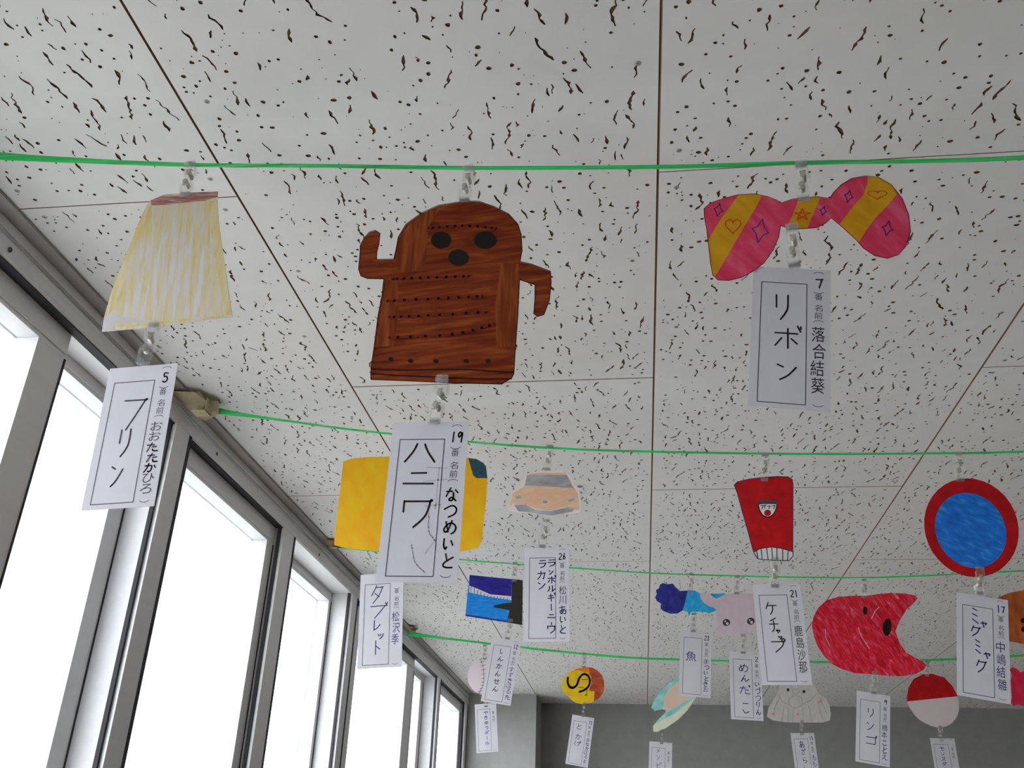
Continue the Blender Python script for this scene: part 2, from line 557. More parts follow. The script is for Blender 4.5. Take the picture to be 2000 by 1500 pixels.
# ------------------------------------------------------------------ handwriting
GLYPH = {
    'フ': '12828265573 9', 'プ': '12 82 82 75 39/80 91 82 71 80', 'ブ': '12 82 82 75 39/79', 'リ': '21 25/71 75 67 49', 'ン': '12 33/29 57 83',
    'ハ': '41 34 18/61 74 98', 'ニ': '33 73/17 97', 'ワ': '12 15/12 82 82 76 49', 'ボ': '13 83/51 59/35 18/65 87/D',
    'タ': '40 32 15/41 81 81 65 29/34 66', 'レ': '21 28 28 57 84', 'ッ': '24 36/54 56/84 77 49', 'ト': '41 49/44 76',
    'ラ': '21 81/14 84 84 77 39', 'ル': '32 35 18/61 68 68 95', 'ギ': '23 73/16 85/41 59/D', 'ー': '51 59', 'ウ': '50 52/13 15/13 83 83 86 49',
    'カ': '13 83 83 78 68/41 45 19', 'ケ': '31 15/23 93/63 66 49', 'チ': '70 22/14 94/52 57 39', 'ャ': '15 84 76/33 59', 'ミ': '21 72/24 75/27 89',
    'ク': '31 15/32 82 82 66 29', 'ゴ': '12 82 82 88/18 88/D', 'メ': '71 55 19/23 77', 'モ': '21 81/14 94/41 48 59 88', 'ス': '21 71 71 55 19/55 89',
    'ビ': '21 28 39 88/73 25/D', 'し': '31 37 49 77', 'ん': '51 19 36 56 58 69 96', 'か': '13 63 67 59 48/41 35 19/83 95', 'せ': '14 93/71 76 66/32 38 59 89',
    'と': '31 45/83 36 28 49 89', 'け': '21 15 29/43 93/71 76 59', 'げ': '21 15 29/43 93/71 76 59/D', 'め': '22 48/61 47 28 16 43 73 95 88 69',
    'だ': '13 63/41 19/55 85/57 69 99/D', 'た': '13 63/41 19/55 85/57 69 99', 'こ': '23 73/27 49 88', 'あ': '13 82/41 48/74 49 28 26 65 96 89 69',
    'い': '22 26 38 47/73 86', 'つ': '14 62 94 87 49', 'づ': '14 62 94 87 49/D', 'な': '13 53/41 16/72 94/64 68 49 38 57 89', 'り': '31 25 35/71 75 59',
    'ざ': '13 82/31 76/26 39 79/D', 'ら': '41 62/23 26 55 86 78 49', 'う': '41 62/24 63 85 78 49', 'や': '15 63 94 76/52 63/33 59',
    'き': '22 72/14 84/41 76/26 39 79', 'ゅ': '23 28 35 73 86 57/52 58 49', '1': '51 59', '2': '22 51 83 56 29 89', '6': '61 36 38 59 77 65 37',
    '7': '22 82 82 59', '9': '83 51 33 45 73 82 79', '5': '71 31 34 64 77 59 28', '3': '22 61 83 54 87 59 28',
}


def glyph(ch):
    g = GLYPH[ch].replace('/D', '/80 92/90 91').replace('79/D', '')
    out = []
    for st in g.split('/'):
        st = st.replace(' ', '')
        if len(st) < 4:
            continue
        pts = [(int(st[k]) / 9.0, int(st[k + 1]) / 9.0) for k in range(0, len(st) - 1, 2)]
        out.append(pts)
    return out


GLYPH['フ'] = '12 82 82 65 39'
GLYPH['ブ'] = '12 82 82 65 39/D'
FONT = {}


def font_glyph(ch, bold=0.0):
    """outline mesh of one printed character, normalised to 0..1, y up"""
    key = (ch, bold)
    if key not in FONT:
        c = bpy.data.curves.new('t', 'FONT')
        c.body = ch
        c.resolution_u = 2
        c.offset = bold
        ob = bpy.data.objects.new('t', c)
        COL.objects.link(ob)
        me = ob.evaluated_get(bpy.context.evaluated_depsgraph_get()).to_mesh()
        vs = [(v.co.x, v.co.y) for v in me.vertices]
        fs = [tuple(p.vertices) for p in me.polygons]
        x0, x1 = min(v[0] for v in vs), max(v[0] for v in vs)
        y0, y1 = min(v[1] for v in vs), max(v[1] for v in vs)
        FONT[key] = ([((x - x0) / (x1 - x0), (y - y0) / (y1 - y0)) for x, y in vs], fs)
        bpy.data.objects.remove(ob)
        bpy.data.curves.remove(c)
    return FONT[key]


def ink_mat(name, rgb, ref=175):
    return mat(name, A(*rgb, ref), 0.6, 0, 0.2)


I_BLACK = ink_mat('black_marker_ink', (38, 32, 38))
I_NAVY = ink_mat('navy_pen_ink', (48, 44, 92))
I_BLUE = ink_mat('faint_blue_pen_ink', (70, 85, 135))
I_PRINT = ink_mat('printed_grey_ink', (62, 58, 66))
M_PAPER = streak('white_copy_paper', [(0.3, (0.76, 0.745, 0.79)), (0.7, (0.80, 0.785, 0.83))], (25, 25, 25), rough=0.8, spec=0.15, trans=0.36)

CW, CH = 0.062, 0.131


def name_card(Y, corners, title, number, name, ink, label, tw=1.0, shift=-0.0009, marks=False):
    """title = [(char, u, v, w, h)] in fractions of the card"""
    P = [on_plane(px, py, Y) for px, py in corners]      # TL TR BL BR
    cx = sum(p[0] for p in P) / 4
    cz = sum(p[1] for p in P) / 4
    dx = (P[2][0] - P[0][0] + P[3][0] - P[1][0])
    dz = (P[2][1] - P[0][1] + P[3][1] - P[1][1])
    roll = math.atan2(dx, -dz)                           # 0 when hanging plumb
    root = empty('name_card', (cx, Y + shift, cz))
    root.rotation_euler = (0, -roll, 0)
    tag(root, label, 'name card', 'name cards hanging under the drawings')
    rr = random.Random(int(cx * 1e4))

    def L(u, v):
        return ((u - 0.5) * CW, (0.5 - v) * CH)
    MB().plate([L(0, 0), L(1, 0), L(1, 1), L(0, 1)], 0, 0.0003).build('paper', M_PAPER, root)
    b = MB()
    box = [L(.115, .115), L(.70, .115), L(.70, .965), L(.115, .965), L(.115, .115)]
    b.stroke(box, 0.00075, -0.0001, cap=4)
    b.build('printed_border', I_PRINT, root)
    b = MB()

    def put_font(b, ch, u, v, w, h, y=-0.0001, bold=0.0):
        vs, fs = font_glyph(ch, bold)
        n = len(b.v)
        x0, z0 = L(u, v)
        b.v += [(x0 + (x - 0.5) * w, y, z0 + (q - 0.5) * h) for x, q in vs]
        b.f += [tuple(n + i for i in f) for f in fs]
        b.m += [0] * len(fs)

    def arc(b, u, v, up, r=0.0042, y=-0.0001):
        x0, z0 = L(u, v)
        s_ = 1 if up else -1
        b.stroke([(x0 + r * math.cos(t), z0 + s_ * (r * 0.55 * math.sin(t))) for t in [0.35 + k * 0.489 for k in range(6)]], 0.0005, y, cap=4)
    arc(b, .85, .038, True)
    arc(b, .85, .162, False)
    put_font(b, '番', .85, .205, .0064, .0062)
    put_font(b, '名', .85, .287, .0064, .0062)
    put_font(b, '前', .85, .342, .0064, .0062)
    arc(b, .85, .395, True)
    b.build('printed_text', I_PRINT, root)
    b = MB()
    arc(b, .85, .953, False)
    b.build('printed_bracket', I_PRINT, root)

    def write(b, ch, u, v, w, h, pen):
        if ch in GLYPH:
            for st in glyph(ch):
                pts = catmull([L(u + (x - 0.5) * w + rr.uniform(-.004, .004), v + (q - 0.5) * h + rr.uniform(-.002, .002)) for x, q in st], 4)
                b.stroke(pts, pen, -0.00015)
        else:
            put_font(b, ch, u, v, w * CW, h * CH, -0.00015, 0.0)
    if marks:                                            # writing on the back showing faintly through
        b = MB()
        for pl in ([(.50, .30), (.76, .305)], [(.66, .30), (.655, .56)], [(.47, .39), (.78, .375)], [(.52, .545), (.72, .535)],
                   [(.58, .59), (.60, .70), (.70, .76)], [(.40, .78), (.46, .88), (.60, .945)], [(.70, .74), (.58, .83)]):
            b.stroke(catmull([L(*q) for q in pl], 4), 0.0011, -0.00008)
        b.build('show_through_marks', mat('faint_show_through', (0.66, 0.645, 0.685), .8, 0, .15, .36), root)
    if title:
        b = MB()
        for (ch, u, v, w, h) in title:
            write(b, ch, u, v, w, h, 0.00145 * tw)
        b.build('title_lettering', ink, root)
    if number or name:
        if number:
            b = MB()
            n = len(number)
            for k, ch in enumerate(number):
                write(b, ch, .85 + (k - (n - 1) / 2) * .085, .098, .085 if n > 1 else .11, .075, 0.0013)
            b.build('number_lettering', ink, root)
        if name:
            b = MB()
            n = len(name)
            step = min(.118, .50 / n)
            for k, ch in enumerate(name):
                write(b, ch, .845 + rr.uniform(-.015, .015), .418 + step * (k + .5), .165, step * .9, 0.0013)
            b.build('name_lettering', ink, root)
    return root


def column(s, u, v0, v1, w, h=None):
    n = len(s)
    st = (v1 - v0) / n
    return [(c, u, v0 + st * (k + .5), w, h or st * .72) for k, c in enumerate(s)]


# ------------------------------------------------------------------ clips
M_CLIP = clear('clear_plastic', (0.985, 0.985, 0.98), 0.015, 0.30, 0.04, (0.95, 0.96, 0.98))
M_CLIPR = clear('clear_plastic_ridges', (0.97, 0.97, 0.965), 0.07, 0.25, 0.08, (0.95, 0.96, 0.98))
M_SPRING = mat('clip_spring_steel', (0.52, 0.48, 0.45), 0.3, 0.6, 0.5)
CLIP_MESH = {}


def clip_parts():
    hw = 0.0056
    jaw = MB()
    # two clear plates that meet at the tip, linked by side cheeks
    for sy in (-1, 1):
        prof = [(-hw, 0.0008), (-hw, 0.0165), (-hw + 0.0012, 0.0180), (hw - 0.0012, 0.0180), (hw, 0.0165), (hw, 0.0008)]
        if sy < 0:
            jaw.plate(prof, -0.0036, -0.0024)
        else:
            jaw.plate(prof, 0.0024, 0.0036)
    jaw.box((-hw, -0.0024, 0.0045), (-hw + 0.0010, 0.0024, 0.0115)).box((hw - 0.0010, -0.0024, 0.0045), (hw, 0.0024, 0.0115))
    rid = MB()
    for k in range(3):
        rid.box((-hw + 0.0008, -0.0042, 0.0135 + k * 0.0014), (hw - 0.0008, -0.0037, 0.0142 + k * 0.0014))
        rid.box((-hw + 0.0008, -0.0024, 0.0135 + k * 0.0014), (hw - 0.0008, -0.0006, 0.0142 + k * 0.0014))
        rid.box((-hw + 0.0008, 0.0006, 0.0135 + k * 0.0014), (hw - 0.0008, 0.0024, 0.0142 + k * 0.0014))
    spr = MB()
    spr.disc((0, 0.0042), 0.0026, -0.0046, 0.0040, 16)
    spr.disc((0, 0.0042), 0.0016, -0.0052, -0.0046, 12)
    spr.box((-0.0028, -0.0042, 0.0066), (0.0028, -0.0037, 0.0078))
    return [(n, mesh(n, b.v, b.f, b.m)) for n, b in (('jaw', jaw), ('grip_ridges', rid), ('spring', spr))]


CLIP_PARTS = clip_parts()
for (n, me), m in zip(CLIP_PARTS, (M_CLIP, M_CLIPR, M_SPRING)):
    me.materials.append(m)


def clip(Y, top, bot, label, yaw=0.0):
    a, b = on_plane(*top, Y), on_plane(*bot, Y)
    cx, cz = (a[0] + b[0]) / 2, (a[1] + b[1]) / 2
    L = math.hypot(a[0] - b[0], a[1] - b[1])
    tilt = math.atan2(a[0] - b[0], a[1] - b[1])
    root = empty('hanging_clip', (cx, Y - 0.0004, cz))
    root.rotation_euler = (0, tilt, yaw)
    tag(root, label, 'clip', 'clear double ended clips')
    s = max(0.88, min(1.25, L / 0.036))
    for up in (1, -1):
        par = None
        for (n, me) in CLIP_PARTS:
            p = bpy.data.objects.new(n, me)
            COL.objects.link(p)
            p.parent = root if n == 'jaw' else par
            if n == 'jaw':
                par = p
                p.rotation_euler = (0, 0 if up > 0 else math.pi, 0)
                p.scale = (1, 1, s)
                p.location = (0.0012 * up, 0, 0)
    return root


# ------------------------------------------------------------------ drawings
class Drawing:
    def __init__(s, name, label, cat, Y, outline, m, crop=None, smooth=0, thick=0.00045, part='paper', shift=0.0):
        s.Y, s.crop = Y + shift, crop
        pts = [s.w(p) for p in outline]
        if smooth:
            pts = catmull(pts, smooth, True)
        s.o = (sum(p[0] for p in pts) / len(pts), max(p[1] for p in pts))
        s.root = empty(name, (s.o[0], s.Y, s.o[1]))
        tag(s.root, label, cat, 'coloured paper cut-outs hung on the strings')
        s.outline = s.loc(pts)
        MB().plate(s.outline, 0, thick).build(part, m, s.root)
        s.k = 0

    def w(s, p):
        if s.crop:
            x, y, k = s.crop
            p = (x + p[0] * k, y + p[1] * k)
        return on_plane(p[0], p[1], s.Y)

    def loc(s, pts):
        return [(p[0] - s.o[0], p[1] - s.o[1]) for p in pts]

    def layer(s):
        s.k += 1
        return -0.00004 * s.k

    def patch(s, name, pts, m, smooth=0, label=None):
        q = [s.w(p) for p in pts]
        if smooth:
            q = catmull(q, smooth, True)
        o_ = MB().flat(s.loc(q), s.layer()).build(name, m, s.root)
        if label:
            o_['label'] = label
        return o_

    def blob(s, name, c, rx, ry, m, n=18, ang=0.0):
        ca, sa = math.cos(ang), math.sin(ang)
        return s.patch(name, [(c[0] + rx * math.cos(t) * ca - ry * math.sin(t) * sa, c[1] + rx * math.cos(t) * sa + ry * math.sin(t) * ca)
                              for t in [k * 2 * math.pi / n for k in range(n)]], m)

    def lines(s, name, polys, w, m, smooth=0):
        b = MB()
        y = s.layer()
        for pl in polys:
            q = s.loc([s.w(p) for p in pl])
            if smooth:
                q = catmull(q, smooth)
            b.stroke(q, w, y)
        return b.build(name, m, s.root)

    def border(s, name, w, m):
        b = MB()
        q = [(x, z) for x, z in s.outline]
        cx, cz = sum(p[0] for p in q) / len(q), sum(p[1] for p in q) / len(q)
        b.stroke(q + [q[0]], w, s.layer(), cap=6)
        return b.build(name, m, s.root)


S1, S2, S3, S4 = -0.1, 0.5, 1.2, 2.0
K = 1.0 / 3

WHITE = (0.78, 0.77, 0.79)
# ---- string one
cp = (0, 350, .3)
M_PUD = streak('yellow_pencil_on_white', [(0.36, (0.78, 0.76, 0.78)), (0.46, (0.78, 0.70, 0.62)), (0.56, (0.77, 0.69, 0.46)), (0.78, (0.72, 0.57, 0.20))], (420, 1, 40), rot=0.12, nscale=0.55, detail=7, trans=.3, distort=.8)
M_YEL = streak('strong_yellow_pencil', [(0.3, (0.78, 0.72, 0.58)), (0.5, (0.76, 0.64, 0.34)), (0.72, (0.72, 0.54, 0.15))], (200, 1, 30), nscale=.6)
M_CARA = streak('red_brown_pencil', [(0.36, (0.34, 0.13, 0.11)), (0.5, (0.46, 0.22, 0.19)), (0.64, (0.72, 0.58, 0.55))], (40, 1, 520), rot=-.1, nscale=.8)
d = Drawing('pudding_drawing', 'pale yellow crayon pudding cut-out with reddish brown top, nearest the window', 'drawing', S1,
            [(294, 391), (322, 380), (375, 376), (426, 374), (425, 400), (428, 440), (438, 510), (450, 590), (454, 619), (390, 627), (315, 638), (199, 648), (202, 625), (207, 605), (222, 557), (245, 500), (270, 437), (285, 403)], M_PUD)
d.patch('caramel_top', [(294, 391), (322, 380), (375, 376), (426, 374), (425, 385), (400, 392), (360, 396), (330, 400), (296, 401)], M_CARA)
d.patch('yellow_edge', [(285, 404), (296, 402), (283, 450), (250, 530), (226, 592), (214, 612), (222, 557), (245, 500), (270, 437)], M_YEL)
d.patch('yellow_edge', [(404, 394), (425, 390), (428, 440), (438, 510), (452, 615), (440, 616), (430, 560), (416, 480)], M_YEL)
d.patch('white_corner', [(200, 646), (203, 624), (214, 612), (228, 615), (262, 622), (290, 628), (225, 632), (222, 641)], M_PAPER)
d.patch('yellow_edge', [(225, 632), (300, 629), (380, 621), (440, 616), (440, 619), (380, 625), (300, 634), (225, 639)], M_YEL)
clip(S1, (372, 314), (364, 390), 'clear clip joining near green string to yellow pudding drawing', 0.1)
clip(S1, (300, 622), (281, 724), 'clear clip between yellow pudding drawing and its name card', 0.35)
name_card(S1, [(221, 709), (347, 705), (165, 1004), (292.5, 1004)],
          [('フ', .47, .33, .38, .27), ('リ', .42, .545, .24, .21), ('ン', .40, .765, .2, .17)], '5', 'おおたたかひろ', I_PRINT,
          'white name card lettered プリン below the yellow pudding, against the window')

cp = (650, 300, K)
M_HAN = streak('brown_marker_horizontal', [(0.30, (0.11, 0.016, 0.006)), (0.45, (0.19, 0.031, 0.010)), (0.55, (0.23, 0.042, 0.012)), (0.72, (0.33, 0.08, 0.018))], (45, 1, 420), rot=0.08, nscale=.5, detail=5, rough=.75, spec=.08, trans=.03)
M_HANA = streak('brown_marker_vertical', [(0.30, (0.13, 0.02, 0.006)), (0.5, (0.23, 0.046, 0.012)), (0.72, (0.35, 0.09, 0.022))], (380, 1, 40), nscale=.5, detail=5, rough=.75, spec=.08, trans=.03)
M_DKB = mat('dark_brown_marker', A(34, 14, 10), .7, 0, .1)
M_HBL = mat('blackish_crayon', A(24, 22, 19), .8, 0, .1)
d = Drawing('clay_figure_drawing', 'big brown marker cut-out of a clay figure with one raised arm', 'drawing', S1,
            [(740, 285), (800, 279), (860, 282), (940, 310), (1030, 355), (1085, 415), (1105, 480), (1110, 570), (1098, 635), (1165, 650), (1275, 692), (1280, 760), (1270, 860), (1238, 945), (1200, 955), (1178, 940), (1185, 850), (1185, 770), (1095, 740), (1085, 950), (1070, 1150), (1062, 1290), (1050, 1315), (990, 1352), (700, 1345), (420, 1332), (224, 1325), (225, 1260), (245, 1120), (265, 960), (290, 830), (300, 735), (200, 733), (165, 718), (152, 680), (160, 590), (162, 540), (185, 495), (215, 462), (250, 452), (278, 470), (272, 530), (260, 575), (258, 622), (358, 620), (370, 570), (385, 490), (430, 415), (520, 350), (620, 305)], M_HAN, cp)
d.patch('side_band', [(305, 740), (375, 740), (390, 900), (360, 1130), (255, 1130), (275, 960), (298, 830)], M_HANA)
d.patch('side_band', [(985, 640), (1090, 645), (1080, 950), (1066, 1130), (960, 1130), (950, 900)], M_HANA)
d.patch('forehead_band', [(440, 420), (530, 355), (640, 310), (560, 430), (545, 640), (470, 690), (380, 680), (380, 560), (395, 490)], M_HANA, 2)
d.blob('eye', (635, 508), 60, 50, M_HBL, 22)
d.blob('eye', (893, 508), 66, 52, M_HBL, 22)
d.blob('mouth', (737, 610), 60, 48, M_HBL, 22)
for q in ((340, 1205), (455, 1215), (603, 1217), (780, 1217), (910, 1217)):
    d.blob('dot', q, 15, 12, M_HBL, 9)
d.lines('hem_line', [[(228, 1262), (420, 1270), (600, 1266), (780, 1266), (930, 1276), (1055, 1283)], [(232, 1290), (400, 1302), (560, 1308), (700, 1316), (880, 1322), (1045, 1322)]], 0.0011, M_DKB, 3)
for pl in ([(350, 735), (560, 728), (800, 720)], [(320, 865), (620, 850), (880, 838)], [(330, 960), (560, 950), (900, 930)], [(330, 1080), (700, 1060), (950, 1000)], [(560, 440), (760, 425), (960, 440)]):
    d.lines('shading_line', [pl], 0.0026, mat('brown_marker_overlap', A(84, 29, 16), .7, 0, .1), 5)
d.border('ink_edge', 0.0007, M_DKB)
clip(S1, (915, 318), (909, 404), 'clear clip joining near green string to brown clay figure drawing')
clip(S1, (864, 730), (851, 838), 'clear clip between brown clay figure drawing and its name card', -0.1)
name_card(S1, [(769, 820), (917, 824), (735, 1138), (892, 1147)],
          [('ハ', .375, .205, .43, .15), ('ニ', .385, .36, .43, .155), ('ワ', .42, .57, .42, .205)], '19', 'なつめいと', I_BLACK,
          'grey white name card lettered ハニワ under the brown clay figure', 1.1, marks=True)

cp = (1330, 280, .36)
M_PINK = streak('pink_marker', [(0.3, A(160, 34, 60, 165)), (0.55, A(176, 52, 80, 165)), (0.8, A(190, 88, 112, 165))], (160, 1, 45), rot=0.6, nscale=.5, rough=.5)
M_GOLD = streak('gold_marker', [(0.3, A(158, 110, 6, 165)), (0.75, A(180, 132, 22, 165))], (160, 1, 45), rot=0.6, nscale=.5, rough=.5)
I_VIO = ink_mat('violet_felt_pen', (72, 34, 92), 165)
I_RED = ink_mat('red_felt_pen', (170, 45, 12), 165)
d = Drawing('ribbon_drawing', 'pink bow cut-out with gold diagonal stripes, stars and hearts', 'drawing', S1,
            [(125, 355), (160, 325), (230, 300), (310, 280), (400, 275), (470, 290), (520, 310), (545, 325), (600, 305), (660, 297), (740, 290), (805, 300), (830, 265), (870, 225), (930, 190), (1000, 178), (1070, 185), (1140, 225), (1200, 300), (1235, 390), (1245, 480), (1220, 560), (1180, 605), (1120, 625), (1050, 610), (990, 570), (950, 525), (880, 460), (815, 405), (790, 430), (740, 458), (640, 465), (590, 463), (540, 447), (530, 510), (500, 580), (450, 650), (390, 695), (330, 728), (260, 745), (200, 742), (172, 715), (160, 650), (150, 560), (140, 470), (127, 400)], M_PINK, cp)
d.patch('gold_stripe', [(312, 280), (400, 275), (440, 284), (400, 360), (330, 475), (270, 580), (200, 700), (180, 720), (168, 690), (150, 540), (152, 515), (210, 420), (260, 350)], M_GOLD)
d.patch('gold_stripe', [(638, 300), (740, 290), (757, 292), (745, 320), (690, 450), (682, 462), (640, 465), (590, 463), (575, 455), (610, 380), (630, 330)], M_GOLD)
d.patch('gold_stripe', [(1015, 180), (1075, 187), (1140, 225), (1172, 275), (1130, 330), (1060, 400), (1000, 480), (967, 535), (950, 525), (860, 440), (920, 360), (990, 280), (1010, 220)], M_GOLD)


def sparkle(c, r, k=.7):
    out = []
    for i in range(4):
        a = -math.pi / 2 + i * math.pi / 2 + .2
        out.append((c[0] + r * math.cos(a) * (k if i % 2 else 1), c[1] + r * math.sin(a)))
        a += math.pi / 4
        out.append((c[0] + r * .42 * math.cos(a), c[1] + r * .42 * math.sin(a)))
    return out + [out[0]]


def heart(c, r, sq=1.0):
    return [(c[0] + r / 17 * 16 * math.sin(t) ** 3, c[1] - sq * r / 17 * (13 * math.cos(t) - 5 * math.cos(2 * t) - 2 * math.cos(3 * t) - math.cos(4 * t))) for t in [k * math.pi / 10 for k in range(21)]]


for c, r in (((203, 362), 36), ((430, 475), 66), ((772, 367), 26), ((910, 288), 34), ((1120, 462), 42)):
    d.lines('sparkle', [sparkle(c, r)], 0.0009, I_VIO)
d.lines('heart', [heart((282, 447), 46)], 0.0007, I_RED)
d.lines('heart', [heart((1065, 278), 56, .5)], 0.0007, I_RED)
st = [(658 + 46 * math.cos(-math.pi / 2 + k * 4 * math.pi / 5), 388 + 32 * math.sin(-math.pi / 2 + k * 4 * math.pi / 5)) for k in range(6)]
d.lines('star', [st], 0.0008, I_RED)
d.border('ink_edge', 0.0006, ink_mat('dark_red_outline', (90, 22, 30), 165))
clip(S1, (1560, 313), (1575, 402), 'clear clip joining near green string to pink bow drawing', -0.2)
clip(S1, (1542, 437), (1556, 529), 'clear clip between pink bow drawing and its name card', -0.2)
name_card(S1, [(1474, 528), (1620, 525), (1461, 793), (1622, 793)],
          [('リ', .385, .285, .26, .2), ('ボ', .45, .51, .36, .16), ('ン', .465, .74, .3, .13)], '7', '落合結葵', I_BLACK,
          'grey white name card lettered リボン under the pink bow', 1.0, 0.0012)

# ---- string two
cp = (600, 720, .26667)
M_TAB = streak('golden_yellow_paint', [(0.3, A(192, 134, 5, 182)), (0.6, A(204, 150, 12, 182)), (0.85, A(212, 168, 30, 182))], (70, 1, 45), rot=.5, nscale=.6, rough=.5)
M_DKG = streak('dark_green_corner', [(0.4, A(30, 52, 52)), (0.75, A(38, 62, 92))], (120, 1, 120))
d = Drawing('tablet_drawing', 'golden yellow rounded tablet cut-out with dark green corner', 'drawing', S2,
            [(265, 680), (330, 658), (450, 648), (590, 645), (900, 640), (1100, 648), (1200, 655), (1290, 690), (1310, 720), (1320, 800), (1310, 960), (1290, 1150), (1280, 1260), (1250, 1315), (1120, 1340), (700, 1338), (500, 1335), (300, 1318), (198, 1292), (200, 1240), (215, 1100), (240, 900), (255, 760)], M_TAB, cp)
d.patch('camera_corner', [(1180, 654), (1240, 662), (1290, 690), (1310, 720), (1320, 802), (1240, 802), (1215, 780), (1200, 730)], M_DKG)
clip(S2, (822, 855), (818, 912), 'clear clip on second string behind the ハニワ card, holding golden tablet drawing')
clip(S2, (760, 1064), (752, 1126), 'clear clip between golden tablet drawing and its name card')
name_card(S2, [(702.4, 1118), (791, 1121), (697, 1305), (785.6, 1307)],
          [('タ', .40, .225, .32, .19), ('ブ', .43, .40, .42, .165), ('レ', .41, .555, .2, .12), ('ッ', .5, .655, .16, .09), ('ト', .42, .78, .3, .16)], '', '松沢季', I_NAVY,
          'white name card lettered タブレット under the golden tablet, beside the windows', .9)

cp = (940, 840, .28667)
M_CARP = streak('pale_orange_pencil', [(0.3, A(188, 158, 138, 172)), (0.55, A(184, 142, 114, 172)), (0.8, A(172, 158, 152, 172))], (60, 1, 160), rot=.3, nscale=.6)
M_CARW = mat('car_paper', A(176, 166, 164), .8)
M_CARG = streak('grey_pencil', [(0.3, A(112, 112, 116)), (0.75, A(150, 148, 150))], (50, 1, 220), nscale=.6)
d = Drawing('car_drawing', 'faint orange and grey pencil cut-out of a low sports car', 'drawing', S2,
            [(180, 545), (190, 500), (205, 430), (230, 395), (250, 372), (228, 333), (262, 326), (278, 345), (300, 310), (330, 288), (420, 276), (520, 273), (578, 283), (612, 320), (638, 380), (660, 374), (692, 370), (697, 390), (668, 405), (672, 440), (680, 480), (676, 560), (640, 570), (540, 568), (470, 585), (400, 575), (300, 566), (230, 560)], M_CARW, cp)
d.patch('body_colour', [(195, 535), (200, 490), (215, 430), (290, 385), (330, 295), (575, 290), (630, 385), (662, 440), (668, 545), (560, 530), (460, 548), (370, 530), (290, 505), (215, 500)], M_CARP)
d.patch('windscreen', [(312, 307), (420, 303), (582, 306), (628, 396), (480, 386), (296, 378)], M_CARG)
d.patch('grille', [(222, 508), (300, 508), (370, 545), (470, 552), (600, 525), (638, 535), (620, 556), (480, 582), (380, 568), (250, 552)], M_CARG)
d.patch('headlight', [(230, 450), (268, 448), (275, 462), (240, 468)], M_CARG)
d.patch('headlight', [(590, 480), (632, 462), (636, 478), (600, 488)], M_CARG)
d.blob('badge', (436, 490), 17, 10, M_CARG, 10)
M_MIR = mat('dark_grey_pencil', A(96, 92, 94), .8)
d.blob('mirror', (248, 338), 17, 9, M_MIR, 9, .5)
d.blob('mirror', (672, 385), 20, 9, M_MIR, 9)
clip(S2, (1073, 868), (1070, 921), 'clear clip joining second string to faint orange car drawing')
clip(S2, (1066, 1010), (1060, 1075), 'clear clip between faint orange car drawing and its name card')
T = [('ラ', .61, .17, .2, .075), ('ン', .60, .27, .12, .05), ('ボ', .61, .352, .19, .08), ('ル', .6, .448, .18, .075), ('ギ', .6, .54, .18, .085),
     ('ー', .6, .64, .1, .075), ('ニ', .6, .735, .2, .065), ('ウ', .6, .86, .19, .11), ('ラ', .40, .18, .19, .085), ('カ', .38, .30, .2, .095), ('ン', .39, .41, .2, .085)]
name_card(S2, [(1024.6, 1071), (1111, 1068.5), (1022, 1253), (1113, 1254)], T, '26', '松川あいと', I_NAVY,
          'white name card with two columns of navy katakana under the orange car')

cp = (1400, 860, .21333)
M_KET = streak('deep_red_marker', [(0.3, A(128, 8, 13, 160)), (0.7, A(152, 14, 20, 160))], (90, 1, 90), nscale=.6, rough=.5)
M_CAPW = streak('white_pink_cap', [(0.4, A(185, 178, 182, 170)), (0.7, A(190, 165, 170, 170))], (200, 1, 20))
d = Drawing('ketchup_drawing', 'deep red ketchup bottle cut-out with white striped cap at the bottom', 'drawing', S2,
            [(160, 410), (190, 380), (300, 355), (420, 340), (560, 332), (650, 335), (690, 360), (697, 400), (697, 700), (695, 1010), (697, 1060), (660, 1103), (560, 1100), (420, 1092), (375, 1085), (345, 1040), (330, 1000), (290, 850), (235, 660), (190, 490)], M_KET, cp)
d.patch('cap', [(340, 1022), (400, 992), (500, 978), (590, 990), (692, 1018), (695, 1060), (660, 1100), (560, 1097), (420, 1089), (375, 1082), (350, 1050)], M_CAPW)
d.lines('cap_line', [[(365, 1010), (376, 1082)], [(405, 990), (415, 1088)], [(455, 984), (470, 1092)], [(503, 978), (510, 1094)], [(550, 982), (552, 1096)], [(603, 992), (603, 1098)], [(655, 1006), (646, 1100)], [(338, 1024), (400, 990), (500, 977), (590, 989), (692, 1018)]], 0.0012, I_BLACK)
d.patch('badge', [(385, 585), (545, 585), (540, 630), (510, 680), (465, 702), (420, 680), (392, 630)], mat('badge_white', A(185, 178, 170, 165), .8))
d.lines('badge_edge', [[(380, 585), (392, 640), (420, 685), (465, 704), (512, 682), (542, 630), (550, 585)]], 0.0015, I_BLACK, 3)
d.patch('badge_bar', [(365, 568), (460, 545), (560, 562), (556, 586), (460, 578), (375, 590)], mat('dark_slate_pen', A(40, 48, 58, 165), .7))
d.blob('tomato', (465, 665), 32, 30, M_KET, 12)
d.lines('badge_lettering', [[(400, 600), (425, 598), (412, 630)], [(432, 600), (452, 596)], [(442, 590), (436, 622)], [(462, 606), (488, 600), (476, 628)], [(500, 602), (534, 596), (520, 628)]], 0.0011, I_BLACK)
d.border('ink_edge', 0.0012, ink_mat('dark_outline_blue', (44, 38, 60), 165))
clip(S2, (1492, 884), (1494, 943), 'clear clip joining second string to red ketchup bottle drawing')
clip(S2, (1511, 1088), (1515, 1150), 'clear clip between red ketchup bottle drawing and its name card')
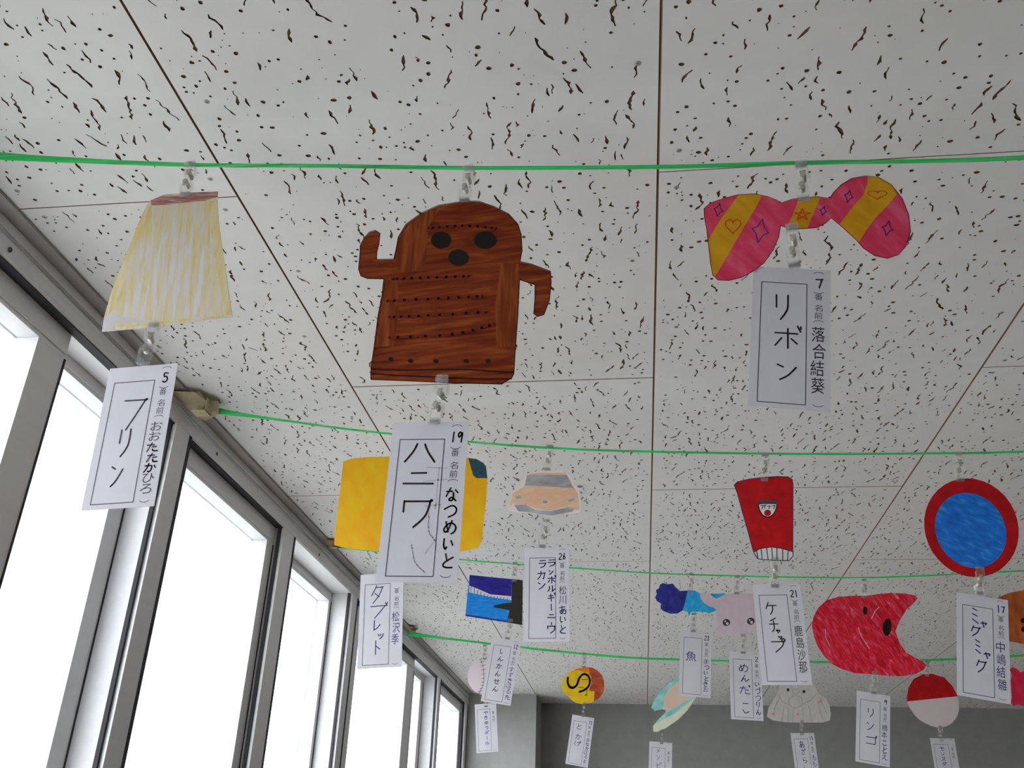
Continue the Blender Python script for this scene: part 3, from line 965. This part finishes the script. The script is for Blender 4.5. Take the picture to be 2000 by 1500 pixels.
name_card(S2, [(1469, 1140), (1562, 1140), (1492, 1339), (1583, 1339)],
          [('ケ', .33, .245, .24, .135), ('チ', .35, .415, .2, .135), ('ャ', .43, .475, .1, .05), ('ッ', .46, .535, .1, .05), ('プ', .40, .62, .32, .135)], '21', '鹿島沙那', I_BLACK,
          'pale name card lettered ケチャップ under the red ketchup bottle')

cp = (1740, 860, .21333)
M_RED2 = streak('crimson_marker', [(0.3, A(122, 6, 12, 155)), (0.7, A(140, 11, 17, 155))], (90, 1, 90), nscale=.6, rough=.5)
M_BLU2 = streak('blue_marker', [(0.3, A(16, 70, 142, 155)), (0.55, A(22, 88, 162, 155)), (0.82, A(60, 122, 180, 155))], (90, 1, 260), rot=-.5, nscale=.6, rough=.5)
E1 = [(738 + 432 * math.cos(t) + 40 * math.sin(t), 800 + 452 * math.sin(t)) for t in [k * math.pi / 18 for k in range(36)]]
d = Drawing('blue_oval_drawing', 'plain blue oval cut-out with a red border', 'drawing', S2, E1, M_RED2, cp)
d.patch('blue_oval', [(730 + 325 * math.cos(t) + 45 * math.sin(t), 825 + 345 * math.sin(t)) for t in [k * math.pi / 18 for k in range(36)]], M_BLU2)
clip(S2, (1869, 882), (1878, 943), 'clear clip joining second string to blue and red oval drawing', -.2)
clip(S2, (1910, 1108), (1916, 1164), 'clear clip between blue and red oval drawing and its name card')
name_card(S2, [(1870, 1160), (1966, 1171), (1872, 1357), (1971, 1375)],
          [('ミ', .35, .20, .16, .16), ('ャ', .52, .27, .12, .08), ('ク', .36, .355, .2, .11), ('ミ', .40, .50, .13, .14), ('ャ', .57, .565, .13, .09), ('ク', .46, .685, .22, .13)], '17', '中嶋結雛', I_NAVY,
          'pale name card lettered ミャクミャク under the blue and red oval')

# ---- string three
cp = (860, 1080, .28)
M_NAVY = streak('navy_marker', [(0.3, A(26, 20, 98, 172)), (0.75, A(44, 36, 130, 172))], (60, 1, 140), rot=-.4, nscale=.7)
M_BLUE = streak('bright_blue_marker', [(0.3, A(16, 92, 200, 172)), (0.6, A(20, 116, 215, 172)), (0.85, A(80, 155, 220, 172))], (60, 1, 330), nscale=.9)
M_BLK = mat('black_paint', A(30, 28, 26), .6)
M_WHT = mat('white_patch', (0.74, 0.73, 0.74), .8)
d = Drawing('train_picture', 'blue and black rectangular picture with a white striped band', 'drawing', S3,
            [(205, 153), (390, 172), (575, 190), (574, 340), (572, 503), (450, 482), (330, 464), (175, 440), (188, 300)], M_BLUE, cp, shift=.001)
d.patch('navy_sky', [(205, 153), (390, 172), (500, 182), (494, 302), (350, 292), (260, 252), (204, 230)], M_NAVY)
d.patch('black_side', [(500, 182), (575, 190), (574, 340), (572, 503), (465, 485), (482, 400), (496, 360)], M_BLK)
d.patch('black_bar', [(370, 366), (440, 352), (502, 345), (500, 402), (375, 380)], M_BLK)
d.patch('white_band', [(204, 228), (260, 250), (350, 289), (494, 302), (497, 330), (350, 307), (270, 290), (202, 274)], M_WHT)
d.lines('band_line', [[(215 + 23 * k, 232 + 13 * min(k, 5) + 3 * max(0, k - 5)), (213 + 23 * k, 272 + 7 * min(k, 5) + 3 * max(0, k - 5))] for k in range(12)], 0.0014, I_NAVY)
d.patch('navy_foot', [(176, 428), (330, 452), (460, 472), (465, 485), (330, 464), (175, 440)], M_NAVY)
clip(S3, (1005, 1097), (1006, 1138), 'clear clip joining third string to blue train picture')
clip(S3, (997, 1208), (992, 1251), 'clear clip between blue train picture and its name card')
name_card(S3, [(961, 1247), (1017, 1254), (940, 1368), (997, 1375)], column('しんかんせん', .40, .14, .84, .2), '12', 'すずきはるた', I_NAVY,
          'white name card lettered しんかんせん under the blue train picture', .9)

cp = (1220, 1080, .28)
M_FD = streak('dark_navy_crayon', [(0.3, A(28, 26, 88, 165)), (0.75, A(44, 48, 128, 165))], (120, 1, 120), nscale=.7)
M_FL = streak('azure_crayon', [(0.3, A(20, 112, 205, 165)), (0.75, A(45, 148, 222, 165))], (120, 1, 120), nscale=.7)
d = Drawing('fish_drawing', 'ragged navy and azure blue fish cut-out', 'drawing', S3,
            [(212, 310), (225, 285), (218, 260), (240, 245), (245, 222), (265, 210), (300, 218), (335, 213), (355, 238), (385, 265), (440, 262), (488, 262), (522, 280), (600, 285), (705, 282), (660, 345), (640, 400), (590, 422), (560, 410), (465, 410), (448, 442), (440, 412), (405, 400), (370, 422), (320, 424), (270, 405), (250, 385), (255, 355), (225, 335)], M_FL, cp, shift=.0015)
d.patch('navy_half', [(212, 310), (225, 285), (218, 260), (240, 245), (245, 222), (265, 210), (300, 218), (335, 213), (355, 238), (385, 265), (440, 262), (425, 330), (405, 400), (370, 422), (320, 424), (270, 405), (250, 385), (255, 355), (225, 335)], M_FD)
clip(S3, (1349, 1119), (1349, 1159), 'clear clip joining third string to blue fish drawing')
clip(S3, (1354, 1196), (1355, 1236), 'clear clip between blue fish drawing and its name card')
name_card(S3, [(1331, 1231), (1388, 1234), (1326, 1359), (1387, 1362)], [('魚', .36, .40, .34, .15)], '23', 'まついときお', I_NAVY,
          'white name card lettered 魚 under the blue fish')

M_MEN = streak('pale_mauve_pencil', [(0.3, A(158, 145, 151, 165)), (0.7, A(165, 152, 158, 165))], (120, 1, 60), nscale=.7)
M_EYE = mat('eye_dark', A(48, 36, 48), .6)
d = Drawing('octopus_drawing', 'pale mauve round octopus cut-out with two dark eyes', 'drawing', S3,
            [(525, 285), (560, 277), (600, 290), (640, 318), (700, 290), (780, 278), (880, 284), (930, 296), (975, 320), (1020, 296), (1060, 300), (1050, 345), (1000, 390), (995, 450), (985, 500), (1005, 560), (960, 565), (925, 555), (905, 552), (860, 570), (800, 575), (740, 562), (690, 575), (630, 582), (640, 540), (652, 500), (640, 460), (636, 390), (590, 372), (545, 340)], M_MEN, cp, smooth=2)
for c in ((710, 485), (880, 476)):
    d.blob('eye', c, 27, 25, M_EYE, 14)
    d.blob('eye_glint', (c[0] + 6, c[1] + 8), 10, 10, M_WHT, 9)
    d.blob('eye_glint', (c[0] - 8, c[1] - 8), 6, 6, M_WHT, 8)
clip(S3, (1438, 1124), (1440, 1162), 'clear clip joining third string to mauve octopus drawing')
clip(S3, (1450, 1238), (1452, 1278), 'clear clip between mauve octopus drawing and its name card')
name_card(S3, [(1424, 1272), (1486, 1274), (1427, 1406), (1492, 1408)], [('め', .42, .235, .3, .13), ('ん', .46, .39, .28, .1), ('だ', .44, .56, .34, .12), ('こ', .46, .80, .28, .2)], '2', 'いづつりん', I_NAVY,
          'white name card lettered めんだこ under the mauve octopus', 1.1)

cp = (1560, 1120, .25333)
M_APP = streak('red_pencil_swirls', [(0.3, A(132, 10, 22, 155)), (0.5, A(158, 20, 36, 155)), (0.66, A(172, 52, 72, 155)), (0.76, A(195, 130, 140, 155))], (300, 1, 80), rot=.5, nscale=.5, detail=6, distort=1.2)
d = Drawing('apple_drawing', 'large red pencil apple cut-out lying sideways with a bite and dark seeds', 'drawing', S3,
            [(100, 400), (115, 330), (150, 265), (215, 205), (310, 180), (420, 172), (520, 172), (620, 158), (720, 150), (820, 155), (900, 170), (917, 190), (895, 220), (830, 280), (780, 360), (745, 445), (780, 540), (830, 610), (900, 650), (960, 680), (985, 710), (960, 745), (900, 775), (800, 792), (680, 788), (540, 775), (430, 768), (340, 740), (260, 700), (200, 640), (150, 570), (115, 480)], M_APP, cp)
d.blob('seed', (512, 287), 18, 33, M_HBL, 12)
d.blob('seed', (682, 415), 34, 68, M_HBL, 16, .08)
d.lines('white_gap', [[(205, 430), (212, 500), (240, 560)], [(460, 420), (480, 480), (545, 580)], [(560, 350), (590, 290), (620, 260)]], 0.0016, mat('pink_gap', A(200, 120, 135, 155), .8), 3)
clip(S3, (1685, 1130), (1688, 1170), 'clear clip joining third string to red apple drawing')
clip(S3, (1707, 1309), (1707, 1359), 'clear clip between red apple drawing and its name card')
name_card(S3, [(1673, 1351), (1739, 1357), (1671, 1489), (1737, 1497)], [('リ', .42, .28, .26, .13), ('ン', .42, .47, .26, .13), ('ゴ', .44, .67, .34, .13)], '9', '橋本ことえ', I_NAVY,
          'white name card lettered リンゴ under the red apple')

M_BRN = streak('brown_pencil', [(0.3, A(92, 40, 16, 140)), (0.7, A(128, 66, 30, 140))], (90, 1, 30), nscale=.6)
d = Drawing('brown_animal_drawing', 'brown animal cut-out running out of the right edge of the picture', 'drawing', S3,
            [(1943, 1170), (1970, 1158), (2005, 1152), (2060, 1150), (2110, 1163), (2132, 1200), (2125, 1240), (2090, 1262), (2040, 1265), (2000, 1258), (1962, 1250), (1958, 1215), (1957, 1182)], M_BRN)
d.blob('eye', (1998, 1212), 5, 5, M_HBL, 9)
d.blob('nose', (2002, 1229), 8, 6, M_DKB, 9)
d.blob('eye', (2070, 1212), 5, 5, M_HBL, 9)
clip(S3, (2040, 1113), (2040, 1160), 'clear clip joining third string to brown animal drawing at the right edge')

# ---- string four
M_BALL = mat('baseball_paper', A(182, 172, 176, 180), .8, 0, .2, .15)
d = Drawing('baseball_drawing', 'white baseball cut-out with stitched seam near the far window', 'drawing', S4,
            [(950 + 37 * math.cos(t), 1322 + 36 * math.sin(t)) for t in [k * math.pi / 14 for k in range(28)]], M_BALL)
seam = [(939, 1287), (943, 1300), (945, 1316), (945, 1332), (941, 1344), (935, 1354)]
d.lines('seam', [seam] + [[(x - 4, y + 1), (x + 5, y - 1)] for x, y in catmull(seam, 2)], 0.0012, ink_mat('seam_ink', (62, 56, 72), 180))
clip(S4, (946, 1257), (948, 1291), 'clear clip joining far string to white baseball drawing')
clip(S4, (949, 1353), (950, 1382), 'clear clip between white baseball drawing and its name card')
name_card(S4, [(927, 1376), (969, 1375), (930, 1469), (974, 1468)], column('やきゅうボール', .50, .13, .86, .2), '', '', I_BLUE,
          'small white name card by the far window under the white baseball')

cp = (1080, 1290, .14)
M_LIZY = streak('yellow_crayon', [(0.3, A(180, 130, 8, 165)), (0.75, A(200, 156, 22, 165))], (100, 1, 100), nscale=.6)
M_LIZB = streak('red_brown_crayon', [(0.3, A(108, 42, 26, 165)), (0.6, A(145, 62, 34, 165)), (0.85, A(200, 110, 30, 165))], (60, 1, 100), nscale=.6)
M_LIZ = mat('lizard_grey_violet', A(100, 88, 112, 165), .7)
M_ORG = mat('orange_crayon', A(205, 85, 20, 165), .7)
d = Drawing('lizard_drawing', 'round yellow and brown cut-out with a curled grey lizard', 'drawing', S4,
            [(120, 370), (130, 290), (190, 200), (270, 140), (350, 110), (450, 92), (550, 100), (620, 140), (680, 200), (710, 280), (718, 370), (700, 450), (650, 520), (570, 575), (480, 600), (380, 605), (290, 575), (210, 500), (150, 440)], M_LIZY, cp, smooth=2)
d.patch('brown_side', [(430, 97), (550, 100), (620, 140), (680, 200), (710, 280), (718, 370), (700, 450), (650, 520), (572, 572), (575, 500), (580, 432), (500, 422), (540, 300), (530, 220), (490, 150)], M_LIZB)
d.patch('orange_top', [(330, 118), (450, 93), (500, 110), (520, 160), (450, 165), (350, 135), (290, 150)], M_ORG)
d.lines('lizard', [[(210, 235), (205, 310), (235, 372), (290, 380), (340, 330), (365, 250), (420, 195), (480, 205), (515, 270), (500, 350), (450, 405), (365, 440)]], 0.0062, M_LIZ, 4)
d.lines('lizard_leg', [[(490, 270), (450, 262), (415, 270)], [(440, 385), (400, 370), (360, 375)], [(470, 400), (475, 450), (460, 480), (445, 485)], [(460, 480), (485, 490)], [(415, 270), (400, 258)]], 0.0014, M_HBL)
d.lines('lizard_back', [[(215, 300), (240, 355), (290, 362), (328, 322), (355, 245), (418, 180), (490, 195), (532, 275)]], 0.0012, M_HBL, 4)
clip(S4, (1140, 1275), (1142, 1305), 'clear clip joining far string to yellow lizard drawing')
clip(S4, (1140, 1372), (1140, 1401), 'clear clip between yellow lizard drawing and its name card')
name_card(S4, [(1117, 1396), (1161.6, 1403), (1104, 1491.6), (1148, 1499)], [('と', .37, .21, .27, .12), ('か', .40, .42, .28, .11), ('げ', .40, .56, .3, .1)], '13', 'まなかはると', I_NAVY,
          'small white name card lettered とかげ before the grey far wall')

cp = (1000, 1250, .3)
M_TUR = streak('turquoise_pencil', [(0.3, A(88, 148, 146, 165)), (0.7, A(135, 172, 166, 165))], (60, 1, 100), rot=.8, nscale=.6)
M_CRM = streak('cream_pencil', [(0.3, A(164, 166, 152, 165)), (0.7, A(172, 178, 148, 165))], (60, 1, 100), rot=.8, nscale=.6)
M_PEA = streak('peach_pencil', [(0.3, A(184, 148, 126, 165)), (0.7, A(170, 156, 150, 165))], (60, 1, 60), nscale=.6)
d = Drawing('turquoise_drawing', 'pointed turquoise, peach and cream pencil cut-out with two lobes', 'drawing', S4,
            [(1085, 238), (1150, 256), (1212, 318), (1195, 380), (1140, 460), (1080, 520), (1000, 575), (945, 598), (920, 597), (919, 560), (950, 520), (1000, 470), (1001, 456), (980, 450), (930, 461), (907, 440), (920, 400), (960, 340), (1020, 280)], M_CRM, cp)
d.patch('peach_middle', [(1085, 262), (1150, 300), (1170, 365), (1080, 430), (1003, 462), (985, 430), (985, 380), (1025, 318)], M_PEA)
d.patch('turquoise_lobe', [(907, 440), (920, 400), (960, 340), (1020, 280), (1085, 238), (1090, 262), (1022, 320), (985, 380), (988, 432), (980, 450), (930, 461)], M_TUR)
d.patch('turquoise_stripe', [(1000, 472), (1080, 432), (1180, 365), (1195, 378), (1150, 410), (1070, 470), (1000, 510), (935, 545), (950, 520)], M_TUR)
clip(S4, (1337, 1291), (1334, 1326), 'clear clip joining far string to turquoise drawing, behind the 魚 card')
clip(S4, (1292, 1424), (1293, 1454), 'clear clip between turquoise drawing and its name card')
name_card(S4, [(1268.5, 1450), (1312.6, 1451.6), (1266, 1548), (1311, 1550)], [('メ', .40, .17, .16, .09), ('ン', .40, .30, .18, .1), ('ビ', .42, .46, .22, .12), ('や', .40, .64, .22, .12)], '', '', I_BLUE,
          'small white name card cut by the bottom edge under the turquoise drawing')

cp = (1400, 1080, .28)
M_SEAL = streak('seal_grey_pencil', [(0.3, A(140, 136, 134, 158)), (0.7, A(150, 146, 143, 158))], (120, 1, 60), nscale=.7)
I_GRY = ink_mat('soft_pencil_line', (116, 108, 106), 160)
d = Drawing('seal_drawing', 'pale grey pencil seal cut-out with whisker lines and a round belly', 'drawing', S4,
            [(430, 945), (455, 905), (500, 875), (560, 865), (620, 875), (665, 905), (695, 955), (712, 985), (760, 1010), (785, 1060), (796, 1120), (788, 1168), (740, 1183), (600, 1183), (480, 1181), (390, 1168), (350, 1142), (360, 1080), (390, 1030), (420, 985)], M_SEAL, cp)
d.blob('eye', (497, 955), 11, 11, M_EYE, 10)
d.blob('eye', (608, 967), 11, 11, M_EYE, 10)
oval = lambda c, rx, ry: [(c[0] + rx * math.cos(t), c[1] + ry * math.sin(t)) for t in [k * math.pi / 8 for k in range(17)]]
d.lines('pencil_line', [oval((550, 965), 26, 16), oval((550, 1038), 50, 42), [(430, 990), (460, 1040), (510, 1060)], [(600, 1055), (650, 1030), (690, 990)],
                        [(470, 1070), (455, 1170)], [(500, 1080), (495, 1175)], [(535, 1085), (530, 1178)], [(600, 1080), (605, 1178)], [(640, 1060), (660, 1172)],
                        [(700, 1030), (740, 1160)], [(420, 1030), (395, 1120)], [(440, 1010), (400, 1090)], [(720, 1010), (770, 1130)]], 0.0013, I_GRY)
for c in ((393, 1125), (565, 1125), (718, 1038)):
    d.blob('red_mark', c, 11, 9, mat('faint_red_pencil', A(190, 92, 88, 160), .8), 8)
clip(S4, (1556, 1293), (1556, 1328), 'clear clip joining far string to grey seal drawing')
clip(S4, (1565, 1407), (1567, 1437), 'clear clip between grey seal drawing and its name card')
name_card(S4, [(1544, 1435), (1590, 1433), (1557, 1532), (1603, 1531)], [('あ', .40, .21, .22, .14), ('ざ', .43, .36, .2, .1), ('ら', .45, .52, .2, .12), ('し', .42, .70, .16, .13)], '15', 'ももは', I_NAVY,
          'small grey name card cut by the bottom edge under the grey seal')

cp = (1760, 1080, .28)
M_BW = mat('grey_white_paper', A(150, 142, 142, 150), .8, 0, .2, .15)
d = Drawing('red_white_drawing', 'round cut-out with plain red upper half and white lower half', 'drawing', S4,
            [(40, 1000), (50, 940), (85, 880), (150, 845), (220, 843), (300, 868), (360, 930), (392, 990), (405, 1060), (395, 1130), (350, 1190), (280, 1218), (210, 1206), (130, 1165), (80, 1110), (45, 1050)], M_BW, cp, smooth=2)
d.patch('red_half', [(40, 1036), (40, 1000), (50, 940), (85, 880), (150, 845), (220, 843), (300, 868), (360, 930), (390, 988), (392, 1000), (215, 1018)], M_RED2)
clip(S4, (1809, 1289), (1811, 1323), 'clear clip joining far string to round red and white drawing')
clip(S4, (1834, 1417), (1840, 1449), 'clear clip between round red and white drawing and its name card')
name_card(S4, [(1818, 1447), (1863, 1445), (1834, 1543), (1879, 1542)], column('モンスターボール', .42, .15, .92, .2), '', '', I_BLUE,
          'small grey name card cut by the bottom edge under the round red and white drawing')

M_RD3 = streak('raspberry_marker', [(0.3, A(160, 18, 42, 140)), (0.7, A(178, 32, 58, 140))], (90, 1, 90), nscale=.6)
d = Drawing('red_figure_drawing', 'raspberry red cut-out at the right edge behind the last name card', 'drawing', S4,
            [(1971, 1307), (1977, 1303), (1986, 1306), (1993, 1313), (2010, 1308), (2030, 1308), (2045, 1316), (2060, 1304), (2068, 1310), (2062, 1330), (2060, 1362), (2066, 1374), (2056, 1381), (2030, 1377), (2000, 1379), (1989, 1376), (1979, 1378), (1973, 1372), (1977, 1364), (1975, 1346), (1974, 1328), (1977, 1318)], M_RD3)
clip(S4, (2020, 1277), (2020, 1314), 'clear clip joining far string to raspberry red drawing at the right edge')

# ------------------------------------------------------------------ green strings
M_STR = streak('green_plastic_ribbon', [(0.3, A(40, 140, 72, 165)), (0.55, A(52, 165, 90, 165)), (0.8, A(95, 190, 130, 165))], (3, 400, 400), nscale=.8, rough=.4, spec=.4, trans=.25)
M_STR2 = M_STR
STR = [
    (S1, [(0, 305), (100, 311), (370, 322), (640, 324), (910, 328), (1290, 326), (1570, 318), (2000, 308)], 0.0062, 0.0025, 'nearest and thickest green ribbon string below the ceiling tiles'),
    (S2, [(405, 800), (560, 822), (740, 845), (1075, 875), (1490, 886), (1870, 885), (2000, 882)], 0.0075, 0.0018, 'second green string, holding the ketchup bottle and car drawings'),
    (S3, [(660, 1068), (900, 1093), (1130, 1110), (1340, 1122), (1690, 1128), (2000, 1115)], 0.0045, 0.0016, 'third green string, holding the apple and fish drawings'),
    (S4, [(815, 1240), (980, 1260), (1140, 1277), (1290, 1287), (1600, 1293), (1850, 1288), (2000, 1280)], 0.0075, 0.0033, 'farthest green string, holding the lizard and seal drawings'),
]
ENDX = 2.6
for Y, px, h0, h1, label in STR:
    pts = [on_plane(a, b, Y) for a, b in px]
    if pts[0][0] > -0.2565:
        pts = [(-0.2572, pts[0][1] + (0.004 if Y > 0 else 0.006))] + pts
    pts[0] = (-0.2572, min(pts[0][1], ZC - 0.006))
    xe, ze = pts[-1]
    for k in range(1, 7):                        # sags on and climbs to the ceiling further right
        t = k / 6
        pts.append((xe + (ENDX - xe) * t, ze + (ZC - 0.006 - ze) * t ** 1.8))
    P = catmull(pts, 6)
    b = MB()
    n = 10
    rr = random.Random(int(Y * 100) + 3)
    for i, (x, z) in enumerate(P):
        e = max(0.0, 1 - (x + 0.257) / 0.16)
        if Y == S1:
            e = max(0.0, 1 - (x + 0.257) / 0.30)
        h = h1 + (h0 - h1) * e * e + rr.uniform(-.00012, .00012)
        th = 0.0005
        for k in range(n):
            a = k * 2 * math.pi / n
            b.v.append((x, Y + th * math.cos(a), z + h * math.sin(a)))
    for i in range(len(P) - 1):
        for k in range(n):
            q, q2 = i * n + k, i * n + (k + 1) % n
            b.f.append((q, q2, q2 + n, q + n))
            b.m.append(0)
    b.f += [tuple(range(n - 1, -1, -1)), tuple(range((len(P) - 1) * n, len(P) * n))]
    b.m += [0, 0]
    o = b.build('green_string', M_STR, smooth=True)
    tag(o, label, 'string', 'green strings stretched across the room')

# tape that fixes the strings to the window strip
M_TAPE = streak('beige_masking_tape', [(0.3, (0.55, 0.46, 0.27)), (0.7, (0.66, 0.57, 0.37))], (60, 60, 60), rough=.7, trans=.2)
M_TAPE2 = streak('brown_packing_tape', [(0.3, (0.32, 0.18, 0.09)), (0.7, (0.42, 0.25, 0.13))], (60, 60, 60), rough=.5, trans=.1)


def tape(Y, m, label, k=1.0, x=-0.2505, flips=((0, 0), (1, 0))):
    root = empty('tape_patch', (x, Y, ZC - 0.001))
    tag(root, label, 'tape', 'tape patches fixing the strings')
    v = [(-.0155, -.020, -.0045), (.004, -.017, -.0045), (.0095, -.004, -.007), (-.002, .006, -.016), (-.013, .002, -.0065),
         (.016, .004, -.0028), (.012, .015, -.009), (.001, .017, -.014), (.006, -.012, -.0012), (-.014, .014, -.0055)]
    v = [(a * k, b_ * k, min(-.0045 if a < 0 else -.0012, c * k)) for a, b_, c in v]
    f = [(0, 1, 2, 4), (2, 3, 4), (2, 5, 6, 3), (3, 6, 7), (1, 8, 2), (4, 3, 7, 9)]
    me = mesh('folded_tape', v, f)
    ob = link('folded_tape', me, m, root)
    sm = ob.modifiers.new('thickness', 'SOLIDIFY')
    sm.thickness = 0.0003
    sm.offset = 1
    b = MB()
    b.box((-.0020 * k, -.006 * k, -.0155 * k), (.0105 * k, .0056 * k, -.0150 * k))
    b.box((.0100 * k, -.006 * k, -.0155 * k), (.0105 * k, .0056 * k, -.0040 * k))
    b.build('folded_end', m, root)
    return root


tape(S2 - 0.03, M_TAPE, 'beige masking tape folded over the end of the second string', 1.9)
tape(S3 - 0.01, M_TAPE2, 'brown tape on the end of the third string, beside the golden tablet', 1.1)
tape(S4 + 0.01, M_TAPE2, 'small brown tape on the end of the farthest string', 0.9)
